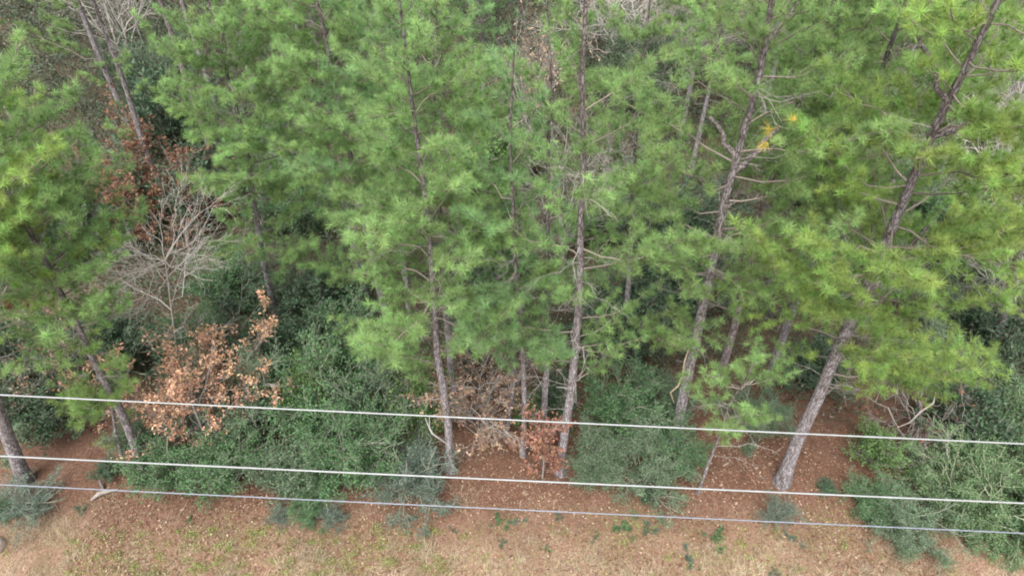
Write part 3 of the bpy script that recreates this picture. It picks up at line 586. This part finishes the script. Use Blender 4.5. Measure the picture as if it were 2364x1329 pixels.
# ------------------------------------------------------------------ overhead cables
def cable_mat(name, col, metal):
    m, n, l, b, out = new_mat(name); tc = n.new('ShaderNodeTexCoord'); nz = n.new('ShaderNodeTexNoise'); nz.inputs['Scale'].default_value = 6
    l.new(tc.outputs['Object'], nz.inputs['Vector']); r = n.new('ShaderNodeValToRGB'); e = r.color_ramp.elements
    e[0].position = .35; e[0].color = (*[c*.85 for c in col], 1); e[1].position = .65; e[1].color = (*col, 1); l.new(nz.outputs[0], r.inputs[0])
    l.new(r.outputs[0], b.inputs['Base Color']); b.inputs['Metallic'].default_value = metal; b.inputs['Roughness'].default_value = .45; return m
M_CABLE = cable_mat('aluminium_cable', (.2, .206, .205), .0); M_CABLE2 = cable_mat('bundled_cable', (.13, .14, .165), .0)
def cable(label, a, c, z, r, mat, twist=False):
    A_ = ray(*a); A_ = A_*((CAM_Z-z)/-A_[2]); A_[2] = z; B_ = ray(*c); B_ = B_*((CAM_Z-z)/-B_[2]); B_[2] = z
    d = B_-A_; n = 241 if not twist else 1201; t = np.linspace(-2.2, 3.2, n); P = A_+d*t[:, None]; P[:, 2] += .012*(((t-.5)*2)**2-1)*1.2
    mb = MB()
    if not twist:
        mb.tube(P, r, (1, 1, 1), 10)
    else:
        u = nrm(d); s_ = nrm(np.cross(u, (0, 0, 1.))); w = np.cross(s_, u); L = np.linalg.norm(d)*t
        for k in range(3):
            ph = L*2*math.pi/.5+k*2.094; mb.tube(P+(s_*np.cos(ph)[:, None]+w*np.sin(ph)[:, None])*r*.55, r*.6, (1, 1, 1), 6)
    o = mb.build('overhead_cable', mat); tag(o, label, 'cable', 'power lines along the edge of the wood')
cable('uppermost of the three pale overhead cables crossing before the wood', (0, 911), (2364, 1024), 10., .0115, M_CABLE)
cable('middle one of the three pale overhead cables', (0, 1052), (2364, 1161), 10., .0115, M_CABLE)
cable('lowest overhead cable, thinner and bluish grey, nearest the open strip', (0, 1118), (2364, 1230), 9.2, .009, M_CABLE2, True)

# ------------------------------------------------------------------ ground cover (stuff)
def scatter(n, x0, x1, y0, y1, f=None):
    x = RS.uniform(x0, x1, n); y = RS.uniform(y0, y1, n)
    if f is not None:
        k = RS.rand(n) < f(x, y); x = x[k]; y = y[k]
    return np.stack((x, y, hgt(x, y)), -1)
def patch(x, y, s, o=0.):
    return .5+.5*np.sin(x*s+o+1.3*np.sin(y*s*.8+o))*np.sin(y*s*1.2+2*o+1.1*np.sin(x*s*.7))
edge = lambda x, y: np.clip((10.1+.5*np.sin(x*.8)+.3*np.sin(x*2.1+1)-y)/1.0+.5, 0, 1)
mb = MB()
P = scatter(190000, -13, 13, 6.2, 11.3, lambda x, y: edge(x, y)*(.25+.75*patch(x, y, 1.4, .5)))
n = len(P); a = RS.uniform(0, 6.283, n); t = RS.uniform(.5, 1.5, n); D = np.stack((np.cos(a)*np.sin(t), np.sin(a)*np.sin(t), np.cos(t)), -1)
mixc = RS.rand(n, 1); c = np.where(mixc < .55, np.array([[.33, .26, .17]]), np.where(mixc < .8, np.array([[.2, .125, .085]]), np.array([[.17, .185, .065]])))*RS.uniform(.7, 1.3, (n, 1))
blades(mb, P, D, RS.uniform(.05, .17, n), np.full(n, .006), c)
for (px, py, rad, m, L) in ((95, 1222, .5, 500, .5), (150, 1225, .45, 400, .45), (60, 1215, .4, 300, .4), (30, 1250, .3, 250, .3), (700, 1310, .8, 400, .25), (960, 1315, .9, 500, .3), (1250, 1315, .9, 500, .25), (2200, 1290, 1.4, 700, .3), (2050, 1300, 1., 400, .3), (1080, 1150, .5, 250, .35), (250, 1150, .4, 160, .3), (30, 1320, .8, 400, .25), (2330, 1310, 1., 500, .3)):
    q = G(px, py); P = q+np.append(RS.normal(size=(m, 2))*rad*.5, np.zeros((m, 1)), 1); a = RS.uniform(0, 6.283, m); t = RS.uniform(.2, 1.35, m)
    D = np.stack((np.cos(a)*np.sin(t), np.sin(a)*np.sin(t), np.cos(t)), -1)
    blades(mb, P, D, RS.uniform(.4, 1.1, m)*L, np.full(m, .007), jit((.42, .34, .235), m, .2, .05))
for _ in range(95):                               # ragged straw-coloured clumps towards the mown side
    q = G(RS.uniform(0, 2364), 1345-95*RS.rand()**1.6); m = RS.randint(60, 170); rad = RS.uniform(.12, .4); L = RS.uniform(.15, .38)
    P = q+np.append(RS.normal(size=(m, 2))*rad*.5, np.zeros((m, 1)), 1); a = RS.normal()*.8+RS.normal(size=m)*1.1; t = RS.uniform(.3, 1.4, m)
    D = np.stack((np.cos(a)*np.sin(t), np.sin(a)*np.sin(t), np.cos(t)), -1); blades(mb, P, D, RS.uniform(.4, 1.1, m)*L, np.full(m, .008), jit((.5, .41, .29), m, .25, .05)*RS.uniform(.7, 1.1))
tag(mb.build('dry_grass', M_GRASS, None, False), kind='stuff')
mb = MB()
P = scatter(90000, -12, 12, 6.5, 10.4, lambda x, y: (patch(x, y, 1.1, 2.)**3)*edge(x, y+.3)*.5*np.where((x < -1.5) & (x > -7.5) & (y < 9.6), 2.6, .5))
n = len(P); P[:, 2] += RS.uniform(.01, .06, n); D = nrm(RS.normal(size=(n, 3))+np.array((0, 0, .4))); N = nrm(RS.normal(size=(n, 3))*.5+np.array((0, 0, 1.)))
leaves(mb, P, D, N, RS.uniform(.025, .06, n), RS.uniform(.015, .03, n), jit((.23, .29, .065), n, .25, .1))
for _ in range(200):                              # low rosettes in clumps
    q = G(RS.uniform(150, 1050), 1329-110*RS.rand()**1.3) if RS.rand() < .72 else G(RS.uniform(0, 2364), RS.uniform(1200, 1329))
    m = RS.randint(15, 60); P = q+np.stack((RS.normal(size=m)*.09, RS.normal(size=m)*.07, RS.uniform(.01, .08, m)), -1)
    D = nrm(RS.normal(size=(m, 3))+np.array((0, 0, .3))); N = nrm(RS.normal(size=(m, 3))*.5+np.array((0, 0, 1.))); leaves(mb, P, D, N, RS.uniform(.03, .07, m), RS.uniform(.015, .03, m), jit((.2, .245, .07), m, .25, .1)*RS.uniform(.75, 1.1))
tag(mb.build('green_weeds', M_LEAF, None, False), kind='stuff')
mb = MB()
def litter(P, size, cols):
    n = len(P); P = P+np.stack((np.zeros(n), np.zeros(n), RS.uniform(.005, .05, n)), -1); a = RS.uniform(0, 6.283, n)
    D = nrm(np.stack((np.cos(a), np.sin(a), RS.normal(size=n)*.35), -1)); N = nrm(RS.normal(size=(n, 3))*.35+np.array((0, 0, 1.)))
    c = np.asarray(cols)[RS.randint(0, len(cols), n)]*RS.uniform(.7, 1.3, (n, 1)); L = size*RS.uniform(.6, 1.3, n); leaves(mb, P, D, N, L, L*.6, c, .5)
LC = [(.2, .11, .065), (.155, .075, .045), (.26, .17, .115), (.12, .065, .04), (.33, .245, .18), (.175, .082, .05)]
litter(scatter(34000, -12, 12, 7.5, 13, lambda x, y: .2+.8*patch(x, y, .9, 1.)), .075, LC)
litter(scatter(9000, -18, 18, 13, 24), .1, [(.15, .09, .06), (.11, .07, .045), (.2, .15, .1)])
litter(scatter(6000, -36, 36, 24, 55), .15, [(.15, .1, .065), (.11, .075, .05), (.21, .16, .11)])
tag(mb.build('fallen_leaves', M_DEAD, None, False), kind='stuff')
mb = MB()
P = scatter(260000, -40, 40, 12.6, 60, lambda x, y: np.clip((y-12.4)/2.5, 0, 1)*np.clip(.15+1.1*patch(x, y, .8, 3.), 0, 1)*np.where((np.abs(x-.3) < 1.6) & (y < 15), .1, 1)*np.where((x > 5.2) & (x < 8.2) & (y < 15.5), .06, 1))
n = len(P); P = np.repeat(P, 3, 0); n = len(P); hh = .4+1.3*patch(P[:, 0], P[:, 1], 1.7, .2)*np.clip((P[:, 1]-10)/9, .4, 1.3); P[:, 2] += RS.uniform(0, 1, n)*hh; P[:, :2] += RS.normal(size=(n, 2))*.08
D = nrm(RS.normal(size=(n, 3))+np.array((0, 0, .5))); N = nrm(RS.normal(size=(n, 3))*.6+np.array((0, 0, 1.))); L = RS.uniform(.06, .13, n)*(1+P[:, 1]/45)
leaves(mb, P, D, N, L, L*.45, np.where(RS.rand(n, 1) < .8, jit((.062, .085, .048), n, .3, .1), jit((.13, .11, .085), n, .3, .1)))
tag(mb.build('undergrowth', M_LEAF, None, False), kind='stuff')
mb = MB()
P = scatter(90000, -13, 13, 9.2, 16, lambda x, y: 1-.85*edge(x, y)); n = len(P); P[:, 2] += RS.uniform(.005, .04, n); a = RS.uniform(0, 6.283, n)
D = nrm(np.stack((np.cos(a), np.sin(a), RS.normal(size=n)*.18), -1)); blades(mb, P, D, RS.uniform(.1, .22, n), np.full(n, .006), jit((.14, .068, .04), n, .3, .1))
tag(mb.build('pine_straw', M_DEAD, None, False), kind='stuff')
mb = MB()
for _ in range(420):
    x = RS.uniform(-12, 12); y = RS.uniform(7.6, 15); q = np.array((x, y, float(hgt(x, y))+.015)); a = RS.uniform(0, 6.283); L = RS.uniform(.12, .7); d = np.array((math.cos(a), math.sin(a), RS.normal()*.06))*L
    mb.tube([q, q+d*.5+RS.normal(size=3)*.03*L, q+d], [.008*L+.003, .006*L+.003, .002], np.array((.2, .17, .14))*RS.uniform(.6, 1.5), 3)
tag(mb.build('fallen_twigs', M_WOOD), kind='stuff')
print('TUFTS', sum(o.get('n_tufts', 0) for o in bpy.data.objects))
for o in bpy.data.objects:
    if 'n_tufts' in o: del o['n_tufts']
print('POLYS', sum(len(m.polygons) for m in bpy.data.meshes))
